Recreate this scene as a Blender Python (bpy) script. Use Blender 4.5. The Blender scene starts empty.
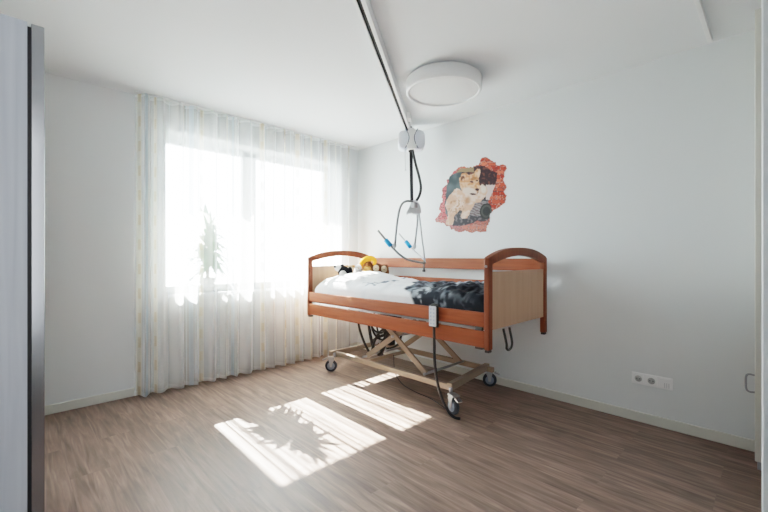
import bpy, bmesh, math, random
from mathutils import Vector, Matrix, noise
random.seed(7)
SC = bpy.context.scene
COL = SC.collection
ORG = {}
V = Vector

# ------------------------------------------------------------------ materials
def newmat(name):
    m = bpy.data.materials.new(name); m.use_nodes = True
    nt = m.node_tree; nt.nodes.clear()
    out = nt.nodes.new('ShaderNodeOutputMaterial')
    return m, nt, out
def N(nt, t, **k):
    n = nt.nodes.new(t)
    for a, b in k.items():
        if a.startswith('i_'):
            n.inputs[a[2:].replace('_', ' ')].default_value = b
        else: setattr(n, a, b)
    return n
def L(nt, a, b): nt.links.new(a, b)
def ramp(nt, stops, interp='LINEAR'):
    r = nt.nodes.new('ShaderNodeValToRGB'); cr = r.color_ramp; cr.interpolation = interp
    while len(cr.elements) < len(stops): cr.elements.new(.5)
    for e, (p, c) in zip(cr.elements, stops):
        e.position = p; e.color = (*c, 1) if len(c) == 3 else c
    return r
def plain(name, col, rough=.5, metal=0, spec=.5, bump=0, bscale=200, var=0, vscale=8, emit=None, es=0):
    m, nt, out = newmat(name)
    b = N(nt, 'ShaderNodeBsdfPrincipled')
    b.inputs['Base Color'].default_value = (*col, 1)
    b.inputs['Roughness'].default_value = rough; b.inputs['Metallic'].default_value = metal
    b.inputs['Specular IOR Level'].default_value = spec
    tc = N(nt, 'ShaderNodeTexCoord')
    if var:
        nz = N(nt, 'ShaderNodeTexNoise'); nz.inputs['Scale'].default_value = vscale; nz.inputs['Detail'].default_value = 4
        L(nt, tc.outputs['Object'], nz.inputs['Vector'])
        r = ramp(nt, [(.3, tuple(c*(1-var) for c in col)), (.7, tuple(min(1, c*(1+var)) for c in col))])
        L(nt, nz.outputs['Fac'], r.inputs['Fac']); L(nt, r.outputs['Color'], b.inputs['Base Color'])
    if bump:
        nb = N(nt, 'ShaderNodeTexNoise'); nb.inputs['Scale'].default_value = bscale; nb.inputs['Detail'].default_value = 3
        L(nt, tc.outputs['Object'], nb.inputs['Vector'])
        bp = N(nt, 'ShaderNodeBump'); bp.inputs['Strength'].default_value = bump; bp.inputs['Distance'].default_value = .002
        L(nt, nb.outputs['Fac'], bp.inputs['Height']); L(nt, bp.outputs['Normal'], b.inputs['Normal'])
    if emit:
        b.inputs['Emission Color'].default_value = (*emit, 1); b.inputs['Emission Strength'].default_value = es
    L(nt, b.outputs[0], out.inputs[0]); return m
def wood(name, c0, c1, scale=(1, 1, 1), rough=.4, spec=.4):
    """fine straight grain running along the axis with the smallest scale"""
    m, nt, out = newmat(name)
    b = N(nt, 'ShaderNodeBsdfPrincipled'); b.inputs['Roughness'].default_value = rough
    b.inputs['Specular IOR Level'].default_value = spec
    tc = N(nt, 'ShaderNodeTexCoord'); mp = N(nt, 'ShaderNodeMapping'); mp.inputs['Scale'].default_value = scale
    L(nt, tc.outputs['Object'], mp.inputs['Vector'])
    n1 = N(nt, 'ShaderNodeTexNoise'); n1.inputs['Scale'].default_value = 1; n1.inputs['Detail'].default_value = 6
    n1.inputs['Distortion'].default_value = .6
    L(nt, mp.outputs[0], n1.inputs['Vector'])
    r = ramp(nt, [(.3, c0), (.7, c1)]); L(nt, n1.outputs['Fac'], r.inputs['Fac'])
    L(nt, r.outputs['Color'], b.inputs['Base Color']); L(nt, b.outputs[0], out.inputs[0]); return m

M = {}
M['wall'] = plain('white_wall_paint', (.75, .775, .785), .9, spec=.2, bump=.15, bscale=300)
M['dim'] = plain('darkened_wall_paint', (.40, .39, .38), .9)  # for the unseen walls, darkened so they bounce less light into the room
M['ceiling'] = plain('white_ceiling_paint', (.82, .84, .86), .95, spec=.1, bump=.1, bscale=250)
M['well'] = plain('socket_well_grey', (.42, .43, .44), .5)
M['sock'] = plain('socket_shadow_grey', (.16, .16, .17), .6)
M['trim'] = plain('cream_trim_paint', (.66, .655, .60), .5)
M['white'] = plain('white_plastic', (.86, .87, .88), .35)
M['whitem'] = plain('white_lacquer', (.72, .75, .78), .35)
M['upvc'] = plain('white_window_frame', (.8, .82, .82), .3)
M['grey'] = plain('grey_plastic', (.30, .31, .33), .5)
M['dgrey'] = plain('dark_grey_metal', (.10, .10, .11), .4, .3)
M['black'] = plain('black_rubber', (.012, .012, .013), .5)
M['blackweb'] = plain('black_webbing', (.02, .02, .022), .8, bump=.5, bscale=600)
M['chrome'] = plain('brushed_steel', (.40, .41, .43), .28, 1)
M['alu'] = plain('satin_aluminium', (.30, .31, .33), .22, 1)
M['tube'] = plain('grey_powder_coat', (.24, .25, .26), .4, .3)
M['lgrey'] = plain('pale_grey_plastic', (.55, .57, .6), .4)
M['blue'] = plain('blue_grip_plastic', (.02, .30, .68), .4)
M['frame'] = plain('beige_steel', (.29, .22, .165), .4, .1, var=.05)
M['bedwood'] = wood('cherry_stained_wood', (.195, .045, .017), (.27, .070, .027), (3, 40, 40), .5, .22)
M['bedwoodv'] = wood('cherry_stained_wood_upright', (.15, .040, .018), (.21, .058, .026), (40, 40, 3), .5, .22)
M['beech'] = wood('beech_panel', (.43, .26, .165), (.49, .305, .20), (30, 30, 1.5), .45)
M['washed'] = wood('whitewashed_wood', (.42, .46, .53), (.52, .56, .62), (14, 30, 1.2), .5)
M['dark'] = plain('dark_recess', (.012, .012, .014), .6)
M['hoist'] = plain('hoist_shell', (.72, .76, .84), .35)
M['hoistln'] = plain('hoist_shell_line', (.10, .14, .2), .4)
M['fabric_w'] = plain('white_cotton', (.80, .80, .81), .9, spec=.1, bump=.4, bscale=300)
M['matt'] = plain('mattress_cover', (.10, .13, .2), .8)
M['fur_black'] = plain('black_plush', (.015, .015, .018), .95, spec=.1, bump=1, bscale=350)
M['fur_white'] = plain('white_plush', (.82, .80, .77), .95, spec=.1, bump=1, bscale=350)
M['fur_cream'] = plain('cream_plush', (.62, .48, .34), .95, spec=.1, bump=1, bscale=350)
M['fur_yellow'] = plain('golden_yellow_plush', (.95, .36, .045), .95, spec=.1, bump=1, bscale=350)
M['fur_brown'] = plain('brown_plush', (.15, .05, .018), .95, spec=.1, bump=1, bscale=350)
M['fur_tan'] = plain('tan_plush', (.48, .25, .09), .95, spec=.1, bump=1, bscale=350)
M['fur_pink'] = plain('pink_plush', (.75, .42, .38), .95, spec=.1, bump=1, bscale=350)
M['leaf'] = plain('green_leaf', (.07, .16, .06), .5, var=.3)
M['pot'] = plain('white_ceramic', (.7, .7, .68), .3)
M['soil'] = plain('potting_soil', (.03, .02, .012), .95, bump=1)
M['diffuser'] = plain('opal_diffuser', (.70, .71, .715), .5, emit=(1, 1, 1), es=.04)  # faint glow added to brighten it; the lamp is off
M['bark'] = plain('plant_stem', (.2, .13, .07), .9, bump=1, bscale=80)
M['paving'] = plain('pale_paving', (.45, .44, .42), .9, var=.1, vscale=2)

def glass_mat():
    m, nt, out = newmat('window_glass')
    t = N(nt, 'ShaderNodeBsdfTransparent'); t.inputs[0].default_value = (.93, .96, .95, 1)
    g = N(nt, 'ShaderNodeBsdfGlossy'); g.inputs['Roughness'].default_value = .02
    fr = N(nt, 'ShaderNodeFresnel'); fr.inputs[0].default_value = 1.4
    mx = N(nt, 'ShaderNodeMixShader'); L(nt, fr.outputs[0], mx.inputs[0]); L(nt, t.outputs[0], mx.inputs[1]); L(nt, g.outputs[0], mx.inputs[2])
    L(nt, mx.outputs[0], out.inputs[0]); return m
M['glass'] = glass_mat()

def floor_mat():
    m, nt, out = newmat('grey_brown_plank_floor')
    b = N(nt, 'ShaderNodeBsdfPrincipled')
    tc = N(nt, 'ShaderNodeTexCoord')
    br = N(nt, 'ShaderNodeTexBrick'); br.offset = .37; br.offset_frequency = 2
    br.inputs['Color1'].default_value = (0, 0, 0, 1); br.inputs['Color2'].default_value = (1, 1, 1, 1)
    br.inputs['Mortar'].default_value = (.5, .5, .5, 1)
    br.inputs['Scale'].default_value = 1; br.inputs['Mortar Size'].default_value = .0010
    br.inputs['Brick Width'].default_value = 1.22; br.inputs['Row Height'].default_value = .18
    L(nt, tc.outputs['Object'], br.inputs['Vector'])
    # per plank offset so the grain does not run through the joints
    sc = N(nt, 'ShaderNodeVectorMath', operation='SCALE'); sc.inputs['Scale'].default_value = 7
    L(nt, br.outputs['Color'], sc.inputs[0])
    ad = N(nt, 'ShaderNodeVectorMath', operation='ADD'); L(nt, tc.outputs['Object'], ad.inputs[0]); L(nt, sc.outputs[0], ad.inputs[1])
    def gn(s, det, dist):
        mp = N(nt, 'ShaderNodeMapping'); mp.inputs['Scale'].default_value = s; L(nt, ad.outputs[0], mp.inputs['Vector'])
        n = N(nt, 'ShaderNodeTexNoise'); n.inputs['Scale'].default_value = 1; n.inputs['Detail'].default_value = det
        n.inputs['Distortion'].default_value = dist; L(nt, mp.outputs[0], n.inputs['Vector']); return n
    g1 = gn((2.2, 26, 1), 8, 1.2); g2 = gn((5, 110, 1), 5, .4); g3 = gn((1.6, 5, 1), 4, 1.5)
    r1 = ramp(nt, [(.24, (.102, .066, .052)), (.5, (.205, .140, .112)), (.76, (.325, .235, .192))]); L(nt, g1.outputs['Fac'], r1.inputs['Fac'])
    r2 = ramp(nt, [(.3, (.80, .79, .78)), (.65, (1.05, 1.05, 1.05))]); L(nt, g2.outputs['Fac'], r2.inputs['Fac'])
    r3 = ramp(nt, [(.3, (.78, .76, .76)), (.7, (1.16, 1.15, 1.14))]); L(nt, g3.outputs['Fac'], r3.inputs['Fac'])
    r4 = ramp(nt, [(0, (.94, .94, .94)), (1, (1.05, 1.04, 1.03))]); L(nt, br.outputs['Color'], r4.inputs['Fac'])
    def mul(a, c):
        x = N(nt, 'ShaderNodeMix', data_type='RGBA', blend_type='MULTIPLY'); x.inputs[0].default_value = 1
        L(nt, a, x.inputs[6]); L(nt, c, x.inputs[7]); return x.outputs[2]
    c = mul(mul(mul(r1.outputs['Color'], r2.outputs['Color']), r3.outputs['Color']), r4.outputs['Color'])
    seam = N(nt, 'ShaderNodeMix', data_type='RGBA'); L(nt, br.outputs['Fac'], seam.inputs[0]); L(nt, c, seam.inputs[6])
    seam.inputs[7].default_value = (.17, .12, .095, 1)
    L(nt, seam.outputs[2], b.inputs['Base Color'])
    rr = ramp(nt, [(.3, (.42,)*3), (.7, (.56,)*3)]); L(nt, g2.outputs['Fac'], rr.inputs['Fac']); L(nt, rr.outputs['Color'], b.inputs['Roughness'])
    b.inputs['Specular IOR Level'].default_value = .42
    bp = N(nt, 'ShaderNodeBump'); bp.inputs['Strength'].default_value = .25; bp.inputs['Distance'].default_value = .002
    L(nt, g2.outputs['Fac'], bp.inputs['Height']); L(nt, bp.outputs['Normal'], b.inputs['Normal'])
    L(nt, b.outputs[0], out.inputs[0]); return m
M['floor'] = floor_mat()

def curtain_mat():
    """sheer woven cloth: see-through when faced square on, denser seen along its folds;
    the UV map holds cloth width and height in metres and carries the woven stripes"""
    m, nt, out = newmat('sheer_striped_voile')
    uv = N(nt, 'ShaderNodeUVMap'); sp = N(nt, 'ShaderNodeSeparateXYZ'); L(nt, uv.outputs[0], sp.inputs[0])
    def math_(op, a, b=None, c=None):
        n = N(nt, 'ShaderNodeMath', operation=op)
        for i, v in enumerate((a, b, c)):
            if v is None: continue
            if isinstance(v, (int, float)): n.inputs[i].default_value = v
            else: L(nt, v, n.inputs[i])
        return n.outputs[0]
    P = .72
    fu = math_('FRACT', math_('DIVIDE', sp.outputs[0], P))
    def band(a, b): return math_('MULTIPLY', math_('GREATER_THAN', fu, a), math_('LESS_THAN', fu, b))
    beige = math_('ADD', band(.02, .11), band(.44, .51))
    blue = band(.20, .26); thin = math_('ADD', band(.150, .160), band(.74, .75))
    fv = math_('FRACT', math_('DIVIDE', sp.outputs[1], .21))
    dash = math_('MULTIPLY', math_('ADD', band(.04, .09), band(.455, .495)), math_('LESS_THAN', fv, .42))
    def mixc(fac, a, bcol):
        x = N(nt, 'ShaderNodeMix', data_type='RGBA'); L(nt, fac, x.inputs[0])
        if isinstance(a, tuple): x.inputs[6].default_value = (*a, 1)
        else: L(nt, a, x.inputs[6])
        x.inputs[7].default_value = (*bcol, 1); return x.outputs[2]
    c = mixc(beige, (.96, .97, .98), (.95, .90, .79)); c = mixc(dash, c, (.66, .57, .43)); c = mixc(blue, c, (.60, .68, .74)); c = mixc(thin, c, (.74, .79, .83))
    geo = N(nt, 'ShaderNodeNewGeometry')
    dt = N(nt, 'ShaderNodeVectorMath', operation='DOT_PRODUCT'); L(nt, geo.outputs['Normal'], dt.inputs[0]); L(nt, geo.outputs['Incoming'], dt.inputs[1])
    ca = math_('MAXIMUM', math_('ABSOLUTE', dt.outputs['Value']), .12)
    dens = math_('ADD', math_('ADD', .40, math_('MULTIPLY', beige, .4)), math_('ADD', math_('MULTIPLY', dash, .7), math_('MULTIPLY', math_('ADD', blue, thin), .9)))
    dens = math_('ADD', dens, math_('MULTIPLY', math_('LESS_THAN', sp.outputs[1], .05), .15))       # hem
    dens = math_('ADD', dens, math_('MULTIPLY', math_('GREATER_THAN', sp.outputs[1], 2.56), .3))   # heading tape
    T = math_('POWER', 2.718, math_('MULTIPLY', math_('DIVIDE', dens, ca), -1))
    df = N(nt, 'ShaderNodeBsdfDiffuse'); tl = N(nt, 'ShaderNodeBsdfTranslucent'); L(nt, c, df.inputs[0]); L(nt, c, tl.inputs[0])
    cl = N(nt, 'ShaderNodeMixShader'); cl.inputs[0].default_value = .58; L(nt, df.outputs[0], cl.inputs[1]); L(nt, tl.outputs[0], cl.inputs[2])
    tr = N(nt, 'ShaderNodeBsdfTransparent')
    mx = N(nt, 'ShaderNodeMixShader'); L(nt, T, mx.inputs[0]); L(nt, cl.outputs[0], mx.inputs[1]); L(nt, tr.outputs[0], mx.inputs[2])
    L(nt, mx.outputs[0], out.inputs[0]); return m
M['curtain'] = curtain_mat()

def attr_mat(name, rough=.6, attr='Col', bump=0, bscale=60, wr=0):
    m, nt, out = newmat(name)
    b = N(nt, 'ShaderNodeBsdfPrincipled'); b.inputs['Roughness'].default_value = rough; b.inputs['Specular IOR Level'].default_value = .2
    a = N(nt, 'ShaderNodeAttribute', attribute_name=attr); L(nt, a.outputs['Color'], b.inputs['Base Color'])
    if bump:
        tc = N(nt, 'ShaderNodeTexCoord'); nz = N(nt, 'ShaderNodeTexNoise'); nz.inputs['Scale'].default_value = bscale; nz.inputs['Detail'].default_value = 4
        L(nt, tc.outputs['Object'], nz.inputs['Vector'])
        bp = N(nt, 'ShaderNodeBump'); bp.inputs['Strength'].default_value = bump; bp.inputs['Distance'].default_value = .01
        L(nt, nz.outputs['Fac'], bp.inputs['Height']); L(nt, bp.outputs['Normal'], b.inputs['Normal'])
    L(nt, b.outputs[0], out.inputs[0]); return m
M['sticker'] = attr_mat('printed_wall_sticker', .55)
M['duvet'] = attr_mat('printed_duvet_cotton', .9, bump=.35, bscale=25)

# ------------------------------------------------------------------ mesh helpers
class MB:
    def __init__(s): s.bm = bmesh.new()
    def _add(s, verts, faces, smooth=False):
        vs = [s.bm.verts.new(v) for v in verts]
        for f in faces:
            try:
                fc = s.bm.faces.new([vs[i] for i in f]); fc.smooth = smooth
            except ValueError: pass
        return vs
    def box(s, a, b, bev=0, rot=None, seg=2):
        a = V(a); b = V(b); c = (a+b)/2; h = (b-a)/2
        t = bmesh.new(); bmesh.ops.create_cube(t, size=2)
        for v in t.verts: v.co = V((v.co.x*abs(h.x), v.co.y*abs(h.y), v.co.z*abs(h.z)))
        if bev: bmesh.ops.bevel(t, geom=t.edges[:], offset=bev, segments=seg, profile=.5, affect='EDGES')
        R_ = rot if rot else Matrix.Identity(3)
        m = {v: i for i, v in enumerate(t.verts)}
        s._add([c + R_ @ v.co for v in t.verts], [[m[v] for v in f.verts] for f in t.faces])
        t.free(); return s
    def bar(s, p, q, w, h, bev=.003, up=(0, 0, 1)):
        """box section from p to q, w across, h in the up direction"""
        p = V(p); q = V(q); d = (q-p); l = d.length; x = d.normalized(); u = V(up); y = u.cross(x).normalized(); z = x.cross(y)
        R_ = Matrix((x, y, z)).transposed(); c = (p+q)/2; hv = V((l/2, w/2, h/2))
        return s.box(c-hv, c+hv, bev, R_)
    def tube(s, pts, r, n=10, closed=False):
        pts = [V(p) for p in pts]; rs = r if isinstance(r, (list, tuple)) else [r]*len(pts)
        ring = []; prev = None; m = len(pts)
        for i, p in enumerate(pts):
            if closed: t = pts[(i+1) % m]-pts[i-1]
            else: t = pts[min(i+1, m-1)]-pts[max(i-1, 0)]
            t.normalize()
            if prev is None:
                u = V((0, 0, 1)) if abs(t.z) < .9 else V((1, 0, 0)); u = (u-t*u.dot(t)).normalized()
            else:
                u = prev-t*prev.dot(t); u = u.normalized()
            prev = u; w = t.cross(u)
            ring.append([s.bm.verts.new(p+(u*math.cos(2*math.pi*k/n)+w*math.sin(2*math.pi*k/n))*rs[i]) for k in range(n)])
        for i in range(m if closed else m-1):
            A = ring[i]; B = ring[(i+1) % m]
            for k in range(n):
                f = s.bm.faces.new((A[k], A[(k+1) % n], B[(k+1) % n], B[k])); f.smooth = True
        if not closed:
            s.bm.faces.new(ring[0][::-1]); s.bm.faces.new(ring[-1])
        return s
    def lathe(s, prof, c=(0, 0, 0), axis='z', n=40, smooth=True):
        """prof: list of (radius, height)"""
        c = V(c); rings = []
        for r, h in prof:
            rg = []
            for k in range(n if r > 1e-6 else 1):
                a = 2*math.pi*k/n; x, y = r*math.cos(a), r*math.sin(a)
                v = {'z': V((x, y, h)), 'y': V((x, h, y)), 'x': V((h, x, y))}[axis]
                rg.append(s.bm.verts.new(c+v))
            rings.append(rg)
        for A, B in zip(rings, rings[1:]):
            for k in range(n):
                q = [A[k % len(A)], A[(k+1) % len(A)], B[(k+1) % len(B)], B[k % len(B)]]
                q = list(dict.fromkeys(q))
                if len(q) > 2:
                    try: f = s.bm.faces.new(q); f.smooth = smooth
                    except ValueError: pass
        return s
    def prism(s, poly, fn, d0, d1):
        """polygon (list of 2-D points) extruded: fn(u, v, d) -> point"""
        n = len(poly)
        A = [s.bm.verts.new(fn(u, v, d0)) for u, v in poly]; B = [s.bm.verts.new(fn(u, v, d1)) for u, v in poly]
        s.bm.faces.new(A); s.bm.faces.new(B[::-1])
        for i in range(n): s.bm.faces.new((A[i], B[i], B[(i+1) % n], A[(i+1) % n]))
        return s
    def blob(s, c, r, sub=3, jit=0, rot=None, seed=0):
        t = bmesh.new(); bmesh.ops.create_icosphere(t, subdivisions=sub, radius=1)
        r = V(r) if not isinstance(r, (int, float)) else V((r, r, r)); c = V(c); R_ = rot or Matrix.Identity(3)
        m = {v: i for i, v in enumerate(t.verts)}; out = []
        for v in t.verts:
            k = 1+jit*noise.noise(v.co*3+V((seed, seed, seed))); out.append(c+R_ @ V((v.co.x*r.x*k, v.co.y*r.y*k, v.co.z*r.z*k)))
        s._add(out, [[m[v] for v in f.verts] for f in t.faces], True); t.free(); return s
    def build(s, name, mat, parent=None, label=None, cat=None, group=None, kind=None, recalc=True):
        if recalc: bmesh.ops.recalc_face_normals(s.bm, faces=s.bm.faces[:])
        o = V((0, 0, 0))
        if parent is not None: o = ORG[parent.name]
        else:
            xs = [v.co for v in s.bm.verts]
            if kind != 'structure':
                o = V(((min(v.x for v in xs)+max(v.x for v in xs))/2, (min(v.y for v in xs)+max(v.y for v in xs))/2, min(v.z for v in xs)))
        for v in s.bm.verts: v.co -= o
        me = bpy.data.meshes.new(name); s.bm.to_mesh(me); s.bm.free()
        ob = bpy.data.objects.new(name, me); COL.objects.link(ob)
        if mat is not None: me.materials.append(M[mat] if isinstance(mat, str) else mat)
        if parent is not None: ob.parent = parent; ORG[ob.name] = ORG[parent.name]
        else: ob.location = o; ORG[ob.name] = o.copy()
        tag(ob, label, cat, group, kind); return ob
def tag(o, label=None, cat=None, group=None, kind=None):
    if label: o['label'] = label
    if cat: o['category'] = cat
    if group: o['group'] = group
    if kind: o['kind'] = kind
def thing(name, loc, label, cat, group=None, kind=None):
    o = bpy.data.objects.new(name, None); COL.objects.link(o); o.location = loc; o.empty_display_size = .1
    ORG[o.name] = V(loc); tag(o, label, cat, group, kind); return o
def smooth_path(pts, n=6):
    pts = [V(p) for p in pts]; out = []
    P = [pts[0]*2-pts[1]]+pts+[pts[-1]*2-pts[-2]]
    for i in range(1, len(P)-2):
        a, b, c, d = P[i-1:i+3]
        for k in range(n):
            t = k/n
            out.append(.5*((2*b)+(c-a)*t+(2*a-5*b+4*c-d)*t*t+(3*b-a-3*c+d)*t**3))
    out.append(pts[-1]); return out

H = 2.6
# ------------------------------------------------------------------ room shell
XR, YB = 4.05, -3.95
WY0, WY1, WZ0, WZ1 = -2.28, -.30, .85, 2.36   # window opening in the left wall
m = MB(); m.box((-.35, YB-.1, -.1), (XR+.1, .1, 0)); m.build('floor', 'floor', kind='structure')
m = MB(); m.box((-.35, YB-.1, H), (XR+.1, .1, H+.1)); m.build('ceiling', 'ceiling', kind='structure')
m = MB(); m.box((-.35, 0, 0), (XR+.1, .1, H)); m.build('wall_back', 'wall', kind='structure')
m = MB(); m.box((-.35, YB, 0), (0, WY0, H)); m.box((-.35, WY1, 0), (0, 0, H)); m.box((-.35, WY0, 0), (0, WY1, WZ0)); m.box((-.35, WY0, WZ1), (0, WY1, H))
m.build('wall_left', 'wall', kind='structure')
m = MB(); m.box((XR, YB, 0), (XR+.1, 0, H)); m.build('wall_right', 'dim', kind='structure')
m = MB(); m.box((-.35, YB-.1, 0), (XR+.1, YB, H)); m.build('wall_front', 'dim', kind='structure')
m = MB(); m.box((.014, -.014, 0), (3.785, 0, .07), .003); m.build('baseboard_back', 'trim', kind='structure')
m = MB(); m.box((0, YB, 0), (.014, 0, .07), .003); m.build('baseboard_left', 'trim', kind='structure')
m = MB(); m.box((-.24, WY0-.0, WZ0-.03), (.03, WY1+.0, WZ0), .004); m.build('trim_1', 'whitem', kind='structure')   # inner sill
# window: outer frame, mullions, panes
w = thing('window_1', (-.28, (WY0+WY1)/2, WZ0), None, None, kind='structure')
m = MB(); X0, X1 = -.31, -.24
for a, b in (((X0, WY0, WZ0), (X1, WY0+.06, WZ1)), ((X0, WY1-.06, WZ0), (X1, WY1, WZ1)), ((X0, WY0, WZ0), (X1, WY1, WZ0+.06)), ((X0, WY0, WZ1-.06), (X1, WY1, WZ1)),
             ((X0, -1.455, WZ0), (X1, -1.30, WZ1))):
    m.box(a, b, .004)
m.build('window_frame', 'upvc', w)
for (a, b) in ((WY0+.05, -1.45), (-1.305, WY1-.05)):
    m = MB(); m.box((-.285, a, WZ0+.05), (-.279, b, WZ1-.05)); m.build('pane', 'glass', w)
# unseen overhang slab outside, placed and sized to cut off the high sun
m = MB(); m.box((-1.38, -4.5, 2.78), (-.36, .8, 2.95), .01); m.build('trim_2', 'whitem', kind='structure')
m = MB(); m.box((-30, -20, -.35), (-.36, 20, -.3)); m.build('ground', 'paving', kind='structure')

# built-in closet in the right corner: only its front end shows
c = thing('closet', (3.85, -.115, 0), 'narrow white floor-to-ceiling closet end in the right corner with a small grey pull', 'closet')
m = MB(); m.box((3.785, -.275, .045), (4.045, -.004, H-.002), .004); m.build('carcass', 'trim', c)
m = MB(); m.box((3.795, -.268, 0.0), (4.045, -.01, .05), .002); m.build('plinth', 'grey', c)
m = MB(); m.tube(smooth_path([(3.787, -.25, .525), (3.762, -.25, .527), (3.749, -.25, .515), (3.747, -.25, .477), (3.749, -.25, .441), (3.762, -.25, .427), (3.787, -.25, .429)]), .0055, 10)
m.build('handle', 'grey', c, label='grey D-shaped pull handle')
m = MB(); m.box((3.837, -1.37, 0), (4.05, -1.33, H), .006, seg=3); m.build('trim_3', 'whitem', kind='structure')
# ceiling cover strip near the right wall
m = MB(); m.box((3.560, -2.6, H-.022), (3.584, -.065, H), .003); m.build('cable_duct', 'white', label='thin white cable duct across the ceiling near the right corner', cat='cable duct')

# ------------------------------------------------------------------ wardrobe on the left
wd = thing('wardrobe', (.95, -3.55, 0), 'tall whitewashed wooden wardrobe with an aluminium edged sliding door at the left edge', 'wardrobe')
m = MB(); m.box((1.68, -3.94, 0), (1.70, -3.24, 2.18), .001); m.build('side_panel', 'washed', wd)
m = MB(); m.box((.25, -3.94, 0), (.27, -3.24, 2.18)); m.box((.27, -3.94, 2.16), (1.68, -3.24, 2.18)); m.box((.27, -3.94, 0), (1.68, -3.24, .06)); m.box((.27, -3.94, .06), (1.68, -3.92, 2.16)); m.build('carcass', 'washed', wd)
m = MB(); m.box((.27, -3.24, .01), (1.692, -3.228, 2.165)); m.build('door_gap_shade', 'dark', wd)  # black sheet standing in for the shade in the gap behind the door
m = MB(); m.box((.97, -3.226, .012), (1.675, -3.196, 2.17)); m.build('sliding_door', 'washed', wd)
m = MB(); m.box((1.672, -3.228, .01), (1.70, -3.186, 2.178), .002); m.build('door_edge_profile', 'alu', wd, label='brushed aluminium edge profile')

# ------------------------------------------------------------------ curtains
def curtain(y0, y1, npl, u0, seed, name_label):
    rnd = random.Random(seed)
    # fold positions with uneven widths
    ws = [rnd.uniform(.7, 1.35) for _ in range(npl)]; tot = sum(ws); acc = [0]
    for q in ws: acc.append(acc[-1]+q/tot)
    amps = [rnd.uniform(.65, 1.2) for _ in range(npl)]
    S = 18; nz = 26; z0, z1 = .015, 2.588
    bm = bmesh.new(); uvl = bm.loops.layers.uv.new('UVMap')
    rows = []; us = []
    for j in range(nz+1):
        t = j/nz; z = z0+(z1-z0)*t; row = []
        for i in range(npl*S+1):
            k = min(i//S, npl-1); f = (i-k*S)/S
            s = acc[k]+(acc[k+1]-acc[k])*f
            A = .050*(1-.30*t**4)*amps[k]
            # pleat: rounded at the front, tight at the back
            ph = 2*math.pi*f; x = A*(-math.cos(ph)) + .012*math.sin(2*ph+seed+k)*(1-t)
            A2 = (amps[k]+amps[(k+1) % npl])/2
            y = y0+(y1-y0)*s + .010*math.sin(3.1*k+ph)*math.sin(ph)
            y += .006*math.sin(5*t+k)*(1-t)*math.sin(ph/2)**2
            x += .02*noise.noise(V((y*2, t*1.5, seed)))*(1-t)
            row.append(V((.095+x, y, z)))
        rows.append(row)
    L0 = [0]
    mid = rows[nz//3]
    for i in range(1, len(mid)): L0.append(L0[-1]+(mid[i]-mid[i-1]).length)
    vs = [[bm.verts.new(p) for p in r] for r in rows]
    for j in range(nz):
        for i in range(npl*S):
            f = bm.faces.new((vs[j][i], vs[j][i+1], vs[j+1][i+1], vs[j+1][i])); f.smooth = True
            for lp, (a, b) in zip(f.loops, ((i, j), (i+1, j), (i+1, j+1), (i, j+1))):
                lp[uvl].uv = (u0+L0[a], rows[b][0].z)
    mb = MB(); mb.bm.free(); mb.bm = bm
    return mb.build('curtain', 'curtain', label=name_label, cat='curtain', group='sheer striped curtains over the window', recalc=False)
curtain(-2.53, -1.225, 10, 0, 3, 'sheer white curtain with beige and blue stripes, the panel nearer the wardrobe')
curtain(-1.215, -.20, 9, .2, 5, 'sheer white curtain with beige and blue stripes, the panel beside the bed')
m = MB(); m.box((.08, -2.54, H-.011), (.11, -.12, H), .002); m.build('curtain_rail', 'white', label='slim white curtain rail under the ceiling above the sheer curtains', cat='curtain rail')

# potted plant on the sill behind the curtain
pl = thing('potted_plant', (-.1, -1.88, WZ0), 'spiky green potted plant on the window sill behind the left curtain', 'plant')
m = MB(); m.lathe([(0, .0), (.055, 0), (.075, .13), (.078, .14), (.068, .14), (.066, .12)], (-.1, -1.88, WZ0), n=32); m.build('pot', 'pot', pl)
m = MB(); m.lathe([(0, .118), (.067, .118)], (-.1, -1.88, WZ0), n=24); m.build('soil', 'soil', pl)
m = MB(); m.tube([(-.1, -1.88, WZ0+.11), (-.105, -1.875, WZ0+.3), (-.1, -1.87, WZ0+.5)], [.02, .018, .012], 8); m.build('stem', 'bark', pl)
m = MB(); rl = random.Random(4)
for k in range(150):
    a = rl.uniform(0, 2*math.pi); zz = WZ0+rl.uniform(.22, .60); ln = rl.uniform(.24, .40); el = rl.uniform(-.2, 1.35)
    pts = []
    for q in range(7):
        t = q/6; hh = math.sin(el)*ln*t - .16*t*t*math.cos(el); rr_ = math.cos(el)*ln*t*.72
        px = -.1+max(-.12, min(.09, rr_*math.cos(a))); pts.append((V((px, -1.88+rr_*math.sin(a), zz+hh)), .031*math.sin(math.pi*min(1, t*.9+.12))**.8))
    side = V((-math.sin(a), math.cos(a), 0)); prev = None
    for p, wdt in pts:
        cur = [m.bm.verts.new(p-side*wdt), m.bm.verts.new(p+V((0, 0, -.3*wdt))), m.bm.verts.new(p+side*wdt)]
        if prev:
            for q in (0, 1): m.bm.faces.new((prev[q], prev[q+1], cur[q+1], cur[q]))
        prev = cur
m.build('foliage', 'leaf', pl, recalc=False)

# ------------------------------------------------------------------ ceiling lamp
lp = thing('ceiling_lamp', (2.048, -.859, H), 'large round white ceiling lamp beside the hoist track', 'lamp')
m = MB(); m.lathe([(0, H-.001), (.262, H-.001), (.262, 2.580), (.286, 2.580), (.292, 2.575), (.292, 2.490), (.287, 2.482), (.276, 2.480), (.268, 2.484), (.268, 2.498)], (2.048, -.859, 0), n=72); m.build('lamp_ring', 'white', lp)
m = MB(); m.lathe([(.269, 2.495), (.2, 2.493), (0, 2.492)], (2.048, -.859, 0), n=72); m.build('diffuser', 'diffuser', lp)

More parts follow.
